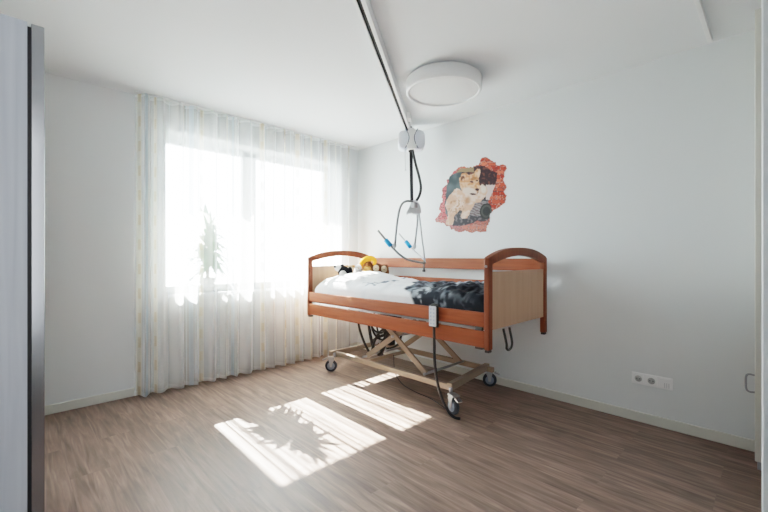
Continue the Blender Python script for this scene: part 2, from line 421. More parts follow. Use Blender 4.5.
# ------------------------------------------------------------------ ceiling hoist
A = V((2.363, -2.002, 0)); B = V((1.160, -.308, 0)); dr = (B-A).normalized(); sd = V((dr.y, -dr.x, 0))   # sd points to the right of travel
P0 = A-dr*1.9; P1 = B+dr*.08
tk = thing('hoist_track', (A.x, A.y, 2.53), 'long slotted white ceiling track carrying the patient hoist', 'hoist track')
def trk(o0, o1, z0, z1): 
    mm = MB()
    p = P0+sd*(o0+o1)/2; q = P1+sd*(o0+o1)/2
    mm.bar((p.x, p.y, (z0+z1)/2), (q.x, q.y, (z0+z1)/2), abs(o1-o0), z1-z0, .0015); return mm
m = trk(-.030, -.0115, 2.53, 2.537); 
for (a, b, z0, z1) in ((.0115, .036, 2.53, 2.537), (-.030, -.025, 2.53, H-.001), (.031, .036, 2.53, H-.001), (-.030, .036, H-.012, H-.001)):
    t = trk(a, b, z0, z1); me = bpy.data.meshes.new('tmp'); t.bm.to_mesh(me); m.bm.from_mesh(me); t.bm.free(); bpy.data.meshes.remove(me)
m.build('rail_profile', 'white', tk)
trk(-.0245, .0245, 2.545, 2.549).build('slot', 'dark', tk, label='dark open slot along the underside')
for s in (.88,):
    p = A.lerp(B, s)+sd*.052
    m = MB(); m.bar((p.x-dr.x*.055, p.y-dr.y*.055, H-.03), (p.x+dr.x*.055, p.y+dr.y*.055, H-.03), .04, .058, .003); m.build('bracket', 'white', tk)

hx, hy = 1.194, -.281
CR = V((.697, .717, 0)); CF = V((-.717, .697, 0))     # hoist housing faces back into the room
ho = thing('ceiling_hoist', (hx, hy, 2.29), 'pale blue-grey ceiling hoist unit with black lifting strap hanging above the bed', 'hoist')
def hp(u, v, d): return V((hx, hy, 0))+CR*u+V((0, 0, v))-CF*d
def superell(w, h, n=40, e=3.0):
    out = []
    for k in range(n):
        a = 2*math.pi*k/n; cx, sx = math.cos(a), math.sin(a)
        out.append((w*abs(cx)**(2/e)*(1 if cx >= 0 else -1), h*abs(sx)**(2/e)*(1 if sx >= 0 else -1)))
    return out
zc = 2.410
def lobe(cx, w, h, d0, d1, mat, name, label=None):
    mm = MB(); base = superell(w, h); rings = []
    for (k, d) in ((1, d0), (1, d1-.02), (.96, d1-.008), (.86, d1), (0, d1+.002)):
        rings.append([mm.bm.verts.new(hp(cx+u*k, zc+v*k, d)) for u, v in (base if k else [(0, 0)])])
    mm.bm.faces.new(rings[0][::-1])
    for a, b in zip(rings, rings[1:]):
        n = len(a)
        for i in range(n):
            q = list(dict.fromkeys([a[i], a[(i+1) % n], b[(i+1) % len(b)], b[i % len(b)]]))
            f = mm.bm.faces.new(q); f.smooth = True
    return mm.build(name, mat, ho, label)
lobe(-.078, .058, .095, -.07, .062, 'hoist', 'housing')
lobe(.074, .066, .100, -.07, .068, 'hoist', 'housing')
m = MB(); m.prism([(-.035, -.10), (.035, -.10), (.055, -.06), (.03, 0), (.045, .07), (.03, .113), (-.03, .113), (-.045, .07), (-.03, 0), (-.055, -.06)], lambda u, v, d: hp(u, zc+v, d), -.06, .078)
m.build('front_cover', 'white', ho)
m = MB()
for s in (-1, 1):
    m.tube(smooth_path([hp(s*.062, zc+.105, .069), hp(s*.038, zc+.06, .075), hp(s*.027, zc+.01, .077), hp(s*.04, zc-.045, .075), hp(s*.068, zc-.095, .070)]), .0045, 8)
m.build('trim_line', 'hoistln', ho, label='dark curved seam lines')
m = MB(); m.tube([hp(0, 2.52, 0), hp(0, 2.560, 0)], .012, 12); m.box(hp(0, 2.505, 0)-V((.03, .03, 0)), hp(0, 2.505, 0)+V((.03, .03, .018)), .004); m.build('trolley', 'dgrey', ho)
m = MB(); m.bar(hp(-.004, 2.34, .012), hp(.006, 1.77, .012), .034, .006, .001, up=(-.717, .697, 0)); m.build('lifting_strap', 'blackweb', ho)
m = MB(); m.box(hp(-.0, 2.29, .01)-V((.022, .022, 0)), hp(0, 2.29, .01)+V((.022, .022, .05)), .004); m.build('strap_guide', 'black', ho)
m = MB(); m.tube(smooth_path([hp(.012, 2.31, .03), hp(.04, 2.18, .03), hp(.082, 2.02, .03), hp(.098, 1.92, .03), hp(.085, 1.84, .03), (hp(.055, 1.785, .03)), hp(.03, 1.755, .03)]), .014, 10); m.build('power_cable', 'black', ho)
m = MB(); m.tube(smooth_path([hp(-.065, 2.33, .03), hp(-.066, 2.22, .03), hp(-.060, 2.10, .03)]), .0035, 8); m.blob(hp(-.060, 2.10, .03), (.007, .007, .012), 2); m.build('pull_cord', 'lgrey', ho)

# spreader bar (hangs from the strap)
sb = thing('spreader_bar', (hx, hy, 1.05), 'grey tubular four-point spreader bar with blue grips hanging over the bed', 'spreader bar')
def sp(u, v, d=0): return hp(u, v, d)
m = MB(); m.prism([(-.058, 1.65), (-.035, 1.64), (-.012, 1.665), (.03, 1.64), (.06, 1.65), (.10, 1.645), (.10, 1.685), (.085, 1.745), (.055, 1.785), (.02, 1.79), (0, 1.77), (-.025, 1.71)], lambda u, v, d: hp(u, v, d), -.05, .05)
bmesh.ops.bevel(m.bm, geom=m.bm.edges[:], offset=.008, segments=3, affect='EDGES')
m.build('hub', 'lgrey', sb)
m = MB(); m.box(hp(.028, 1.70, .05)-V((.028, .028, 0)), hp(.028, 1.70, .05)+V((.028, .028, .06)), .012); m.build('strap_buckle', 'grey', sb)
dn = .14
def kx(px, d=0): return (px-411)/384*(4.05-d)
def kz(py, d=0): return 1.205-(py-256.3)/384*(4.07-d)
def pp(px, py, d): return hp(kx(px, d), kz(py, d), d)
m = MB(); m.tube(smooth_path([pp(412, 202.5, .05), pp(406, 202, .09), pp(401, 205, .12), pp(398, 212, dn), pp(395.8, 225, dn), pp(394, 244, dn)]), .0115, 12); m.build('arm', 'tube', sb)
m = MB(); m.tube(smooth_path([pp(376.7, 231, dn+.02), pp(387, 243, dn), pp(393, 249.5, dn-.02), pp(399, 255, dn-.05), pp(408, 260, .04), pp(423.5, 263.5, -.02)]), .0115, 12); m.build('crossbar', 'tube', sb)
m = MB(); m.tube([pp(384.4, 240, dn), pp(390, 246.6, dn)], .024, 16); m.build('grip', 'blue', sb, label='blue plastic grip')
m = MB(); m.blob(pp(393.5, 246, dn), (.022, .022, .03), 2); m.build('joint', 'lgrey', sb)
m = MB(); m.tube(smooth_path([pp(417.5, 214, -.05), pp(417.6, 223, -.08), pp(416.4, 236, -.12), pp(415.2, 247, -dn)]), .0105, 12); m.build('arm', 'tube', sb)
m = MB(); m.tube(smooth_path([pp(399.5, 234, -dn), pp(408, 243.6, -dn), pp(414, 250.6, -dn+.02), pp(419, 255, -.08), pp(424, 260, -.03)]), .008, 12); m.build('crossbar', 'lgrey', sb)
m = MB(); m.tube([pp(406.2, 241.4, -dn), pp(411.5, 248, -dn)], .022, 16); m.build('grip', 'blue', sb, label='blue plastic grip')
m = MB(); m.blob(pp(415.2, 247, -dn), (.02, .02, .03), 2); m.build('joint', 'lgrey', sb)
m = MB(); m.tube([pp(418.5, 214, 0), pp(421.3, 236, -.01), pp(425, 263, -.02)], .0095, 12); m.build('arm', 'lgrey', sb)
m = MB(); m.tube([pp(424, 262, -.02), pp(423.8, 271, -.02)], .009, 12); m.tube([pp(423.8, 270, -.02), pp(423.7, 272, -.02)], .016, 12); m.blob(pp(424, 263, -.02), .018, 2); m.build('foot_hook', 'dgrey', sb)

# ------------------------------------------------------------------ care bed
BX0, BX1, BY0, BY1 = .335, 2.530, -1.0, -.075
bed = thing('care_bed', (1.45, -.52, 0), 'height-adjustable care bed with cherry-coloured wooden side rails and arched ends', 'bed')
PZ0, PZ1 = .57, 1.19
def end(x0, x1, panel_face, lab):
    pw = .052
    for y in (BY0, BY1-pw):
        m = MB(); m.box((x0, y, PZ0), (x1, y+pw, PZ1+.002), .006); m.build('bed_post', 'bedwoodv', bed)
    # arched top rail: outer and inner arcs
    def arc(zs, zp, y0, y1, ex=2.4, n=40): 
        return [(y0+(y1-y0)*k/n, zs+(zp-zs)*(1-abs(2*k/n-1)**ex)) for k in range(n+1)]
    outer = arc(PZ1-.0, 1.268, BY0, BY1); inner = arc(1.148, 1.208, BY0+.052, BY1-.052, 2.0)
    m = MB(); n = len(outer)
    for x in (0,):
        pass
    vo = [[m.bm.verts.new((x, y, z)) for y, z in outer] for x in (x0, x1)]; vi = [[m.bm.verts.new((x, y, z)) for y, z in inner] for x in (x0, x1)]
    for i in range(n-1):
        m.bm.faces.new((vo[0][i], vo[0][i+1], vi[0][i+1], vi[0][i])); m.bm.faces.new((vo[1][i], vi[1][i], vi[1][i+1], vo[1][i+1]))
        m.bm.faces.new((vo[0][i], vo[1][i], vo[1][i+1], vo[0][i+1])); m.bm.faces.new((vi[0][i], vi[0][i+1], vi[1][i+1], vi[1][i]))
    m.bm.faces.new((vo[0][0], vi[0][0], vi[1][0], vo[1][0])); m.bm.faces.new((vo[0][-1], vo[1][-1], vi[1][-1], vi[0][-1]))
    bmesh.ops.bevel(m.bm, geom=[e for e in m.bm.edges if abs(e.verts[0].co.x-e.verts[1].co.x) < 1e-5 and abs(e.verts[0].co.y-e.verts[1].co.y) > 1e-4], offset=.005, segments=2, affect='EDGES')
    m.build('arched_rail', 'bedwoodv', bed)
    m = MB(); m.box((x0+.008, BY0+.05, .70), (x0+.030, BY1-.05, 1.096), .002); m.build('end_panel', 'beech', bed, label=lab)
    for y in (BY0+.005, BY1-.045):
        m = MB(); m.box((x0+.004, y, PZ0-.018), (x1+.02 if x0 < 1 else x1-.004, y+.04, PZ0), .003); m.build('corner_buffer', 'black', bed)
end(BX0, BX0+.034, 1, 'pale beech headboard panel')
end(BX1-.040, BX1, 0, 'pale beech footboard panel')
# near side boards (lowered)
for z0, z1 in ((.720, .820), (.580, .694)):
    m = MB(); m.box((BX0+.034, BY0+.006, z0), (BX1-.040, BY0+.030, z1), .006); m.build('side_board', 'bedwood', bed)
# far side boards (raised)
for z0, z1 in ((1.076, 1.183), (.872, .980)):
    m = MB(); m.box((BX0+.034, BY1-.035, z0), (BX1-.040, BY1-.012, z1), .006); m.build('side_board', 'bedwood', bed)
m = MB(); m.tube([(BX0+.05, BY0+.036, .7045), (BX1-.12, BY0+.036, .7045)], .0065, 10); m.build('side_rail_rod', 'lgrey', bed)
m = MB(); m.box((BX1-.115, BY0+.012, .692), (BX1-.06, BY0+.036, .722), .003); m.build('rail_latch', 'black', bed)
m = MB(); m.box((BX1-.115, BY0+.01, .566), (BX1-.055, BY0+.034, .582), .003); m.build('rail_latch', 'black', bed)
m = MB(); m.tube([(BX1-.02, BY0+.002, 1.135), (BX1-.02, BY0-.004, 1.135)], .009, 16); m.build('release_knob', 'chrome', bed)
# deck
m = MB()
for y in (BY0+.07, BY1-.11): m.bar((BX0+.04, y, .703), (BX1-.05, y, .703), .03, .02)
for k in range(15):
    x = BX0+.12+k*.142; m.box((x, BY0+.07, .700), (x+.06, BY1-.08, .712), .002)
for x in (BX0+.05, BX1-.08): m.box((x, BY0+.07, .695), (x+.03, BY1-.08, .712), .002)
m.build('mattress_deck', 'frame', bed)
# undercarriage
bz = .185; fy0, fy1 = -.865, -.165; fx0, fx1 = .60, 2.10
m = MB()
m.bar((fx0+.05, fy0+.03, bz), (fx1, fy0+.03, bz), .035, .045); m.bar((fx0+.05, fy1-.03, bz), (fx1, fy1-.03, bz), .035, .045)
m.bar((fx0+.02, fy0-.04, bz+.005), (fx0+.02, fy1+.04, bz+.005), .04, .045, up=(0, 0, 1)); m.bar((fx1+.01, fy0-.0, bz+.012), (fx1-.08, fy1+.0, bz+.012), .045, .055)
m.bar((fx0+.5, fy0+.03, bz-.0), (fx0+.5, fy1-.03, bz-.0), .03, .03)
m.build('base_frame', 'frame', bed)
def caster(x, y, ang):
    dx, dy = math.cos(ang), math.sin(ang); tr = .035; cx, cy = x+dx*tr, y+dy*tr
    R3 = Matrix.Rotation(ang, 3, 'Z')
    m = MB()
    m.tube([(x, y, .195), (x, y, .150)], .014, 12)
    for s in (-1, 1):
        poly = [(-.03, .15), (.02, .150), (.030, .12), (.014, .085), (.010, .052), (-.010, .052), (-.018, .10)]
        c0 = V((cx, cy, 0)); nrm = V((-dy, dx, 0))
        m.prism([(-u, v) for u, v in poly], lambda u, v, d: c0+V((dx, dy, 0))*u+V((0, 0, v))+nrm*d, s*.026, s*.031)
    c0 = V((cx, cy, 0)); nrm = V((-dy, dx, 0))
    m.prism([(-.038, .140), (.040, .140), (.036, .155), (-.034, .155)], lambda u, v, d: c0+V((dx, dy, 0))*u+V((0, 0, v))+nrm*d, -.03, .03)
    m.prism([(.04, .13), (.085, .118), (.09, .126), (.045, .145)], lambda u, v, d: c0+V((dx, dy, 0))*u+V((0, 0, v))+nrm*d, -.02, .02)
    cs = m.build('caster', 'chrome', bed)
    m = MB(); m.lathe([(0, -.019), (.040, -.019), (.055, -.017), (.0615, -.010), (.0625, 0), (.0615, .010), (.055, .017), (.040, .019), (0, .019)], (0, 0, 0), 'y', 36)
    for v in m.bm.verts: v.co = V((cx, cy, .0625))+R3 @ v.co
    wl = m.build('wheel', 'tyre', cs)
    m = MB(); m.lathe([(0, -.024), (.036, -.023), (.040, -.018), (.040, .018), (.036, .023), (0, .024)], (0, 0, 0), 'y', 24)
    for v in m.bm.verts: v.co = V((cx, cy, .0625))+R3 @ v.co
    m.build('wheel_hub', 'hub', cs)
M['tyre'] = plain('grey_rubber_tyre', (.035, .042, .055), .6); M['hub'] = plain('grey_wheel_disc', (.22, .26, .33), .4)
caster(.645, -.865, -2.3); caster(2.12, -.862, -.35); caster(1.985, -.13, .5); caster(.60, -.14, 2.6)
# scissor lift arms
def arm(p, q): 
    m = MB(); m.bar(p, q, .022, .05, .004, up=(0, 1, 0) if False else (0, 0, 1)); m.build('lift_arm', 'frame', bed)
for y, dy in ((-.77, .0), (-.27, .0)):
    arm((1.20, y, .64), (1.80, y, .21)); arm((1.66, y+.03, .64), (1.02, y+.03, .21))
m = MB(); m.bm.free()
for x_, z_ in ((1.80, .21), (1.02, .21), (1.42, .47)):
    m = MB(); m.tube([(x_, -.80, z_), (x_, -.22, z_)], .012, 10); m.build('cross_shaft', 'chrome', bed)
# drive motors, box and cables under the head end
m = MB(); m.box((.93, -.52, .50), (1.16, -.38, .60), .015); m.box((1.0, -.50, .28), (1.10, -.42, .50), .012); m.build('motor', 'black', bed)
m = MB(); m.tube([(1.05, -.46, .52), (.78, -.40, .25)], .024, 12); m.tube([(.80, -.62, .62), (1.06, -.52, .22)], .018, 12); m.build('actuator', 'lgrey', bed)
m = MB(); m.box((1.10, -.36, .42), (1.26, -.16, .60), .02); m.build('control_box', 'fabric_w', bed, label='white control box under the head end')
cab = MB(); rc = random.Random(2)
for (pts, r) in (([(.84, -.72, .62), (.88, -.72, .45), (.96, -.70, .28), (1.02, -.68, .24), (1.12, -.62, .36), (1.18, -.55, .55)], .012),
                 ([(.90, -.6, .60), (.98, -.62, .42), (1.08, -.60, .36), (1.22, -.58, .42), (1.26, -.5, .58)], .010),
                 ([(.86, -.5, .60), (.92, -.5, .40), (1.0, -.5, .25), (1.16, -.45, .30), (1.2, -.4, .5)], .010),
                 ([(1.0, -.7, .60), (1.06, -.7, .48), (1.16, -.68, .45), (1.24, -.66, .54), (1.30, -.64, .62)], .009),
                 ([(.96, -.66, .56), (1.1, -.66, .5), (1.22, -.62, .49), (1.32, -.6, .58)], .008)):
    cab.tube(smooth_path(pts), r, 8)
for (pts, r) in (([(.87, -.60, .60), (.90, -.60, .42), (.95, -.6, .27), (1.03, -.6, .20), (1.10, -.6, .26), (1.15, -.6, .40), (1.22, -.58, .50), (1.30, -.56, .58)], .016),
                 ([(.90, -.58, .30), (1.0, -.60, .36), (1.12, -.60, .41), (1.24, -.58, .43)], .014), ([(.95, -.62, .22), (1.0, -.62, .34), (1.10, -.62, .46), (1.25, -.6, .50)], .012)):
    cab.tube(smooth_path(pts), r, 8)
cab.build('cable', 'black', bed)
m = MB(); m.tube(smooth_path([(1.15, -.50, .20), (1.22, -.55, .05), (1.42, -.66, .008), (1.65, -.73, .006), (1.85, -.76, .006), (2.10, -.86, .006)], 8), .004, 6); m.build('floor_cable', 'black', bed)
m = MB(); m.tube(smooth_path([(2.545, -.835, .70), (2.568, -.835, .60), (2.566, -.828, .565), (2.565, -.80, .55), (2.566, -.765, .56), (2.568, -.755, .60), (2.545, -.75, .70)]), .0085, 8); m.build('cable_loop', 'black', bed)

# hand control hanging on the near rail
hs = thing('hand_control', (2.075, -1.02, .67), 'pale grey bed hand control with black edge hanging on the near side board', 'remote control')
m = MB(); m.box((2.035, -1.028, .672), (2.118, -1.004, .838), .008, seg=3); m.build('housing', 'black', hs)
m = MB(); m.box((2.043, -1.033, .680), (2.110, -1.026, .830), .005); m.build('keypad', 'lgrey', hs)
m = MB()
for i in range(2):
    for j in range(5): m.tube([(2.062+i*.028, -1.032, .70+j*.027), (2.062+i*.028, -1.0355, .70+j*.027)], .0075, 12)
m.build('button', 'keys', hs) if False else None
M['keys'] = plain('blue_grey_buttons', (.36, .42, .52), .5)
for i in range(2):
    for j in range(5):
        q = MB(); q.tube([(2.062+i*.028, -1.032, .70+j*.027), (2.062+i*.028, -1.0355, .70+j*.027)], .0075, 12); q.build('button', 'keys', hs)
m = MB(); m.bar((2.05, -1.0, .842), (2.10, -1.0, .842), .03, .006); m.box((2.06, -.992, .80), (2.09, -.988, .845)); m.build('hook', 'black', hs)
m = MB(); m.tube(smooth_path([(2.078, -1.016, .675), (2.085, -1.02, .56), (2.092, -1.025, .42), (2.105, -1.01, .27), (2.125, -.985, .15), (2.17, -.955, .045), (2.21, -.938, .012), (2.25, -.925, .011)], 8), .0105, 10)
m.build('cable', 'black', hs)

# mattress
m = MB(); m.box((BX0+.05, BY0+.050, .714), (BX1-.055, BY1-.05, .84), .03, seg=4); m.build('mattress', 'matt', label='dark blue mattress under the duvet on the care bed', cat='mattress')

# duvet
def sm(a, b, x):
    t = max(0, min(1, (x-a)/(b-a))); return t*t*(3-2*t)
def duvet():
    x0, x1, y0, y1 = BX0+.10, BX1-.050, BY0+.034, BY1-.042
    nx, ny = 190, 90
    bm = bmesh.new(); cl = bm.verts.layers.float_color.new('Col'); top = []
    def hgt(x, y):
        u = (x-x0)/(x1-x0); v = (y-y0)/(y1-y0)
        e = min(x-x0, x1-x)/.10; f = (y-y0)/.16; g = (y1-y)/.10
        rnd_ = lambda t: math.sqrt(max(0, 1-(1-min(1, max(0, t)))**2))
        base = .095+.088*math.exp(-((x-.70)/.30)**2-((y+.45)/.42)**2)+.028*sm(1.6, 2.3, x)
        wr = .018*noise.noise(V((x*4, y*5, 1)))+.016*abs(noise.noise(V((x*9+y*4, y*9-x*3, 4))))+.008*noise.noise(V((x*22, y*18, 2)))
        if x > 1.5: wr *= 1+.9*sm(1.5, 2.0, x)
        zz = .845+(base+wr)*min(rnd_(e), 1)*(.28+.72*rnd_(f))*(.55+.45*rnd_(g))
        return zz
    def colr(x, y, z):
        # white cloth; big charcoal area at the foot end with paler streaks; a grey twig print near the middle
        edge = 1.43-.30*(y+.5)/.5*.9+.10*math.sin((y+.9)*9)*sm(-1,-.8,y)*.4+.06*noise.noise(V((x*6, y*6, 9)))
        edge += .10*sm(-.90, -.96, y)+.5*(.90-min(z, .90))*sm(-.93, -.96, y)
        d = sm(edge-.012, edge+.02, x)
        white = V((.78, .79, .81)); w2 = V((.58, .62, .68))
        k = sm(.1, .5, noise.noise(V((x*7, y*7, 3)))); c = white.lerp(w2, .35*k)
        n1 = noise.noise(V((x*12+y*4, y*14-x*6, 5+z*16))); n2 = noise.noise(V((x*38, y*34, 7+z*40)))
        dark = V((.018, .022, .030)).lerp(V((.17, .20, .24)), sm(-.1, .5, n1+.7*n2))
        band = math.exp(-((x-1.93-.25*(y+.9))/.10)**2)
        dark = dark.lerp(V((.42, .46, .50)), min(1, band*.85)*sm(-.1, .35, n1+.6*n2))
        dark = dark.lerp(V((.010, .012, .017)), .75*sm(2.12, 2.22, x))
        c = c.lerp(dark, d)
        # pale seam between two dark folds
        s_ = math.exp(-((y+.60+.1*(x-1.6))/.018)**2)*sm(1.35, 1.5, x)*(1-sm(1.85, 2.1, x)); 
        # twig print
        def seg(a, b, w):
            ax, ay = a; bx, by = b; t = max(0, min(1, ((x-ax)*(bx-ax)+(y-ay)*(by-ay))/((bx-ax)**2+(by-ay)**2)))
            return math.hypot(x-ax-(bx-ax)*t, y-ay-(by-ay)*t) < w
        for a, b, w in (((1.20, -.90), (1.17, -.62), .020), ((1.17, -.62), (1.12, -.42), .026), ((1.19, -.80), (1.10, -.86), .012), ((1.19, -.84), (1.30, -.90), .012), ((1.18, -.74), (1.10, -.72), .010),
                        ((1.25, -.22), (1.22, -.12), .012), ((1.08, -.30), (1.10, -.18), .010)):
            if seg(a, b, w): c = c.lerp(V((.10, .13, .17)), .95)
        return c
    g = []
    for j in range(ny+1):
        row = []
        for i in range(nx+1):
            x = x0+(x1-x0)*i/nx; y = y0+(y1-y0)*j/ny; z = hgt(x, y)
            v = bm.verts.new((x, y, z)); c = colr(x, y, z); v[cl] = (c.x, c.y, c.z, 1); row.append(v)
        g.append(row)
    for j in range(ny):
        for i in range(nx):
            f = bm.faces.new((g[j][i], g[j][i+1], g[j+1][i+1], g[j+1][i])); f.smooth = True
    # turn the border down to the mattress and close underneath
    bd = [g[0][i] for i in range(nx+1)]+[g[j][nx] for j in range(1, ny+1)]+[g[ny][i] for i in range(nx-1, -1, -1)]+[g[j][0] for j in range(ny-1, 0, -1)]
    n = len(bd); prev = bd; NL = 8
    for k in range(1, NL+1):
        lo = []
        for v in bd:
            zq = v.co.z+(.785-v.co.z)*k/NL; q = bm.verts.new((v.co.x, v.co.y, zq)); c = colr(v.co.x, v.co.y, zq); q[cl] = (c.x, c.y, c.z, 1); lo.append(q)
        for i in range(n):
            f = bm.faces.new((prev[i], lo[i], lo[(i+1) % n], prev[(i+1) % n])); f.smooth = True
        prev = lo
    mb = MB(); mb.bm.free(); mb.bm = bm
    return mb.build('duvet', 'duvet', label='white duvet with a charcoal print at the foot end, spread over the care bed', cat='duvet')
dv = duvet()

# ------------------------------------------------------------------ plush toys at the head of the bed
def pt(x, y, z): return V((x, y, z))
tz = 1.0
def eye(m, c): m.blob(c, .006, 2)
VC = V((.70, -.71, 0))     # towards the camera side of the room
# penguin-like black and white toy
t = thing('plush_toy', (.50, -.66, .95), 'black and white plush toy nearest the headboard at the left of the toys', 'plush toy', 'plush toys at the head of the bed')
m = MB(); m.blob((.535, -.655, 1.025), (.062, .065, .070), 3, .1); m.build('body', 'fur_black', t)
m = MB(); m.blob((.572, -.695, 1.005), (.040, .04, .044), 3); m.build('belly', 'fur_white', t)
m = MB(); m.blob((.495, -.70, 1.070), (.042, .042, .036), 3); m.build('head', 'fur_white', t)
m = MB(); m.blob((.515, -.665, 1.092), (.026, .026, .024), 2); m.build('ear', 'fur_black', t); m = MB(); m.blob((.485, -.735, 1.085), (.016, .018, .016), 2); m.build('ear', 'fur_black', t)
m = MB(); m.blob((.575, -.60, 1.03), (.028, .028, .056), 3); m.build('arm', 'fur_black', t)
# cream toy with pink muzzle
t = thing('plush_toy', (.53, -.55, .97), 'small cream plush toy with a pink muzzle, second from the left', 'plush toy', 'plush toys at the head of the bed')
m = MB(); m.blob((.51, -.545, 1.0), (.04, .042, .05), 3); m.build('body', 'fur_cream', t)
m = MB(); m.blob((.525, -.555, 1.065), (.036, .036, .034), 3, .1); m.build('head', 'fur_cream', t)
m = MB(); m.blob((.553, -.582, 1.055), (.017, .017, .013), 2); m.build('muzzle', 'fur_pink', t)
m = MB(); m.blob((.50, -.585, 1.09), .013, 2); m.build('ear', 'fur_tan', t); m = MB(); m.blob((.545, -.53, 1.092), .013, 2); m.build('ear', 'fur_tan', t)
# white lamb
t = thing('plush_toy', (.55, -.46, .98), 'white fluffy plush toy tucked beside the yellow one', 'plush toy', 'plush toys at the head of the bed')
m = MB(); m.blob((.54, -.455, 1.02), (.05, .045, .06), 3, .25, seed=2); m.build('body', 'fur_white', t)
m = MB(); m.blob((.565, -.47, 1.075), (.038, .038, .034), 3, .3, seed=4); m.build('head', 'fur_white', t)
m = MB(); m.blob((.597, -.495, 1.068), (.012, .012, .010), 2); m.build('muzzle', 'fur_cream', t)
# yellow lion: mane ring over a brown face
t = thing('plush_toy', (.57, -.34, .98), 'golden yellow maned plush lion, tallest of the toys', 'plush toy', 'plush toys at the head of the bed')
cc = V((.57, -.33, 1.115)); m = MB()
pts = [cc+V((.697, .717, 0))*(.078*math.cos(a)+.015*math.sin(a))+V((0, 0, .062*math.sin(a)+.01*math.cos(a)))+VC*.01 for a in [math.radians(-25+250*k/20) for k in range(21)]]
m.tube(pts, [.017+.016*math.sin(math.pi*k/20) for k in range(21)], 14); m.build('mane', 'fur_yellow', t)
m = MB(); m.blob(cc+V((0, 0, -.02)), (.05, .05, .05), 3); m.build('head', 'fur_brown', t)
m = MB(); m.blob(cc+V((.025, -.03, -.055)), (.045, .045, .035), 3, .1); m.build('muzzle', 'fur_tan', t)
m = MB(); m.blob(cc+V((-.02, .02, -.10)), (.06, .06, .06), 3); m.build('body', 'fur_tan', t)
# two brown bears with pale muzzles
for (x, y, z, lab) in ((.635, -.26, 1.065, 'brown plush bear with a round pale face right beside the yellow lion'), (.675, -.170, 1.052, 'brown plush bear with a round pale face, closest to the far side rail')):
    t = thing('plush_toy', (x, y, .96), lab, 'plush toy', 'plush toys at the head of the bed')
    m = MB(); m.blob((x-.02, y+.03, z-.035), (.055, .045, .075), 3, .1); m.build('body', 'fur_brown', t)
    m = MB(); m.blob((x-.010, y+.010, z+.002), (.052, .052, .054), 3); m.build('head', 'fur_brown', t)
    m = MB(); m.blob((x+.022, y-.024, z-.0), (.036, .036, .040), 3); m.build('face', 'fur_cream', t)
    m = MB(); m.blob((x-.035, y-.02, z+.04), .014, 2); m.build('ear', 'fur_brown', t); m = MB(); m.blob((x+.012, y+.028, z+.04), .014, 2); m.build('ear', 'fur_brown', t)
    m = MB(); m.blob((x+.048, y-.050, z-.004), .007, 2); m.build('nose', 'fur_brown', t)

# ------------------------------------------------------------------ wall sticker
def inpoly(p, poly):
    x, y = p; r = False; n = len(poly)
    for i in range(n):
        x1, y1 = poly[i]; x2, y2 = poly[i-1]
        if (y1 > y) != (y2 > y) and x < (x2-x1)*(y-y1)/(y2-y1)+x1: r = not r
    return r
OUT = [(295,42),(330,44),(352,62),(375,72),(380,90),(405,82),(430,86),(440,105),(425,130),(426,155),(418,175),(432,195),(440,215),(422,240),(438,262),(430,300),(405,322),(380,338),(362,345),(345,368),(342,410),(325,440),(322,468),(300,465),(285,472),(260,466),(240,475),(215,468),(200,462),(175,470),(150,466),(135,455),(118,452),(112,438),(90,434),(80,418),(35,415),(28,402),(45,372),(62,352),(50,335),(55,312),(70,295),(66,265),(72,240),(70,222),(85,205),(98,195),(92,178),(105,165),(112,150),(126,140),(128,125),(150,112),(165,98),(190,92),(215,100),(240,98),(258,88),(278,84),(284,62)]
HOLE = [(98,205),(108,160),(150,128),(180,108),(250,98),(290,88),(325,100),(345,118),(388,130),(378,170),(366,215),(345,262),(332,300),(356,325),(348,375),(325,405),(270,408),(230,420),(165,436),(112,430),(96,380),(84,300),(92,250)]
BODY = [(150,215),(118,255),(92,285),(88,320),(104,350),(98,395),(92,422),(112,434),(134,425),(142,372),(170,345),(182,352),(176,380),(188,392),(215,388),(228,362),(240,335),(255,305),(285,295),(315,272),(330,238),(324,208),(300,196),(284,206),(278,245),(250,262),(210,250),(180,230)]
HEAD = [(166,160),(176,138),(200,132),(222,142),(250,132),(272,112),(288,108),(292,128),(284,150),(276,168),(282,205),(284,228),(268,250),(240,262),(214,256),(190,240),(172,205)]
def warp(x, y):
    return (x+7*noise.noise(V((x*.03, y*.03, 1)))+3*noise.noise(V((x*.09, y*.09, 2))), y+7*noise.noise(V((x*.03, y*.03, 5)))+3*noise.noise(V((x*.09, y*.09, 6))))
def ell(p, c, r, a=0):
    x, y = p[0]-c[0], p[1]-c[1]; ca, sa = math.cos(a), math.sin(a)
    return math.hypot((x*ca+y*sa)/r[0], (-x*sa+y*ca)/r[1])
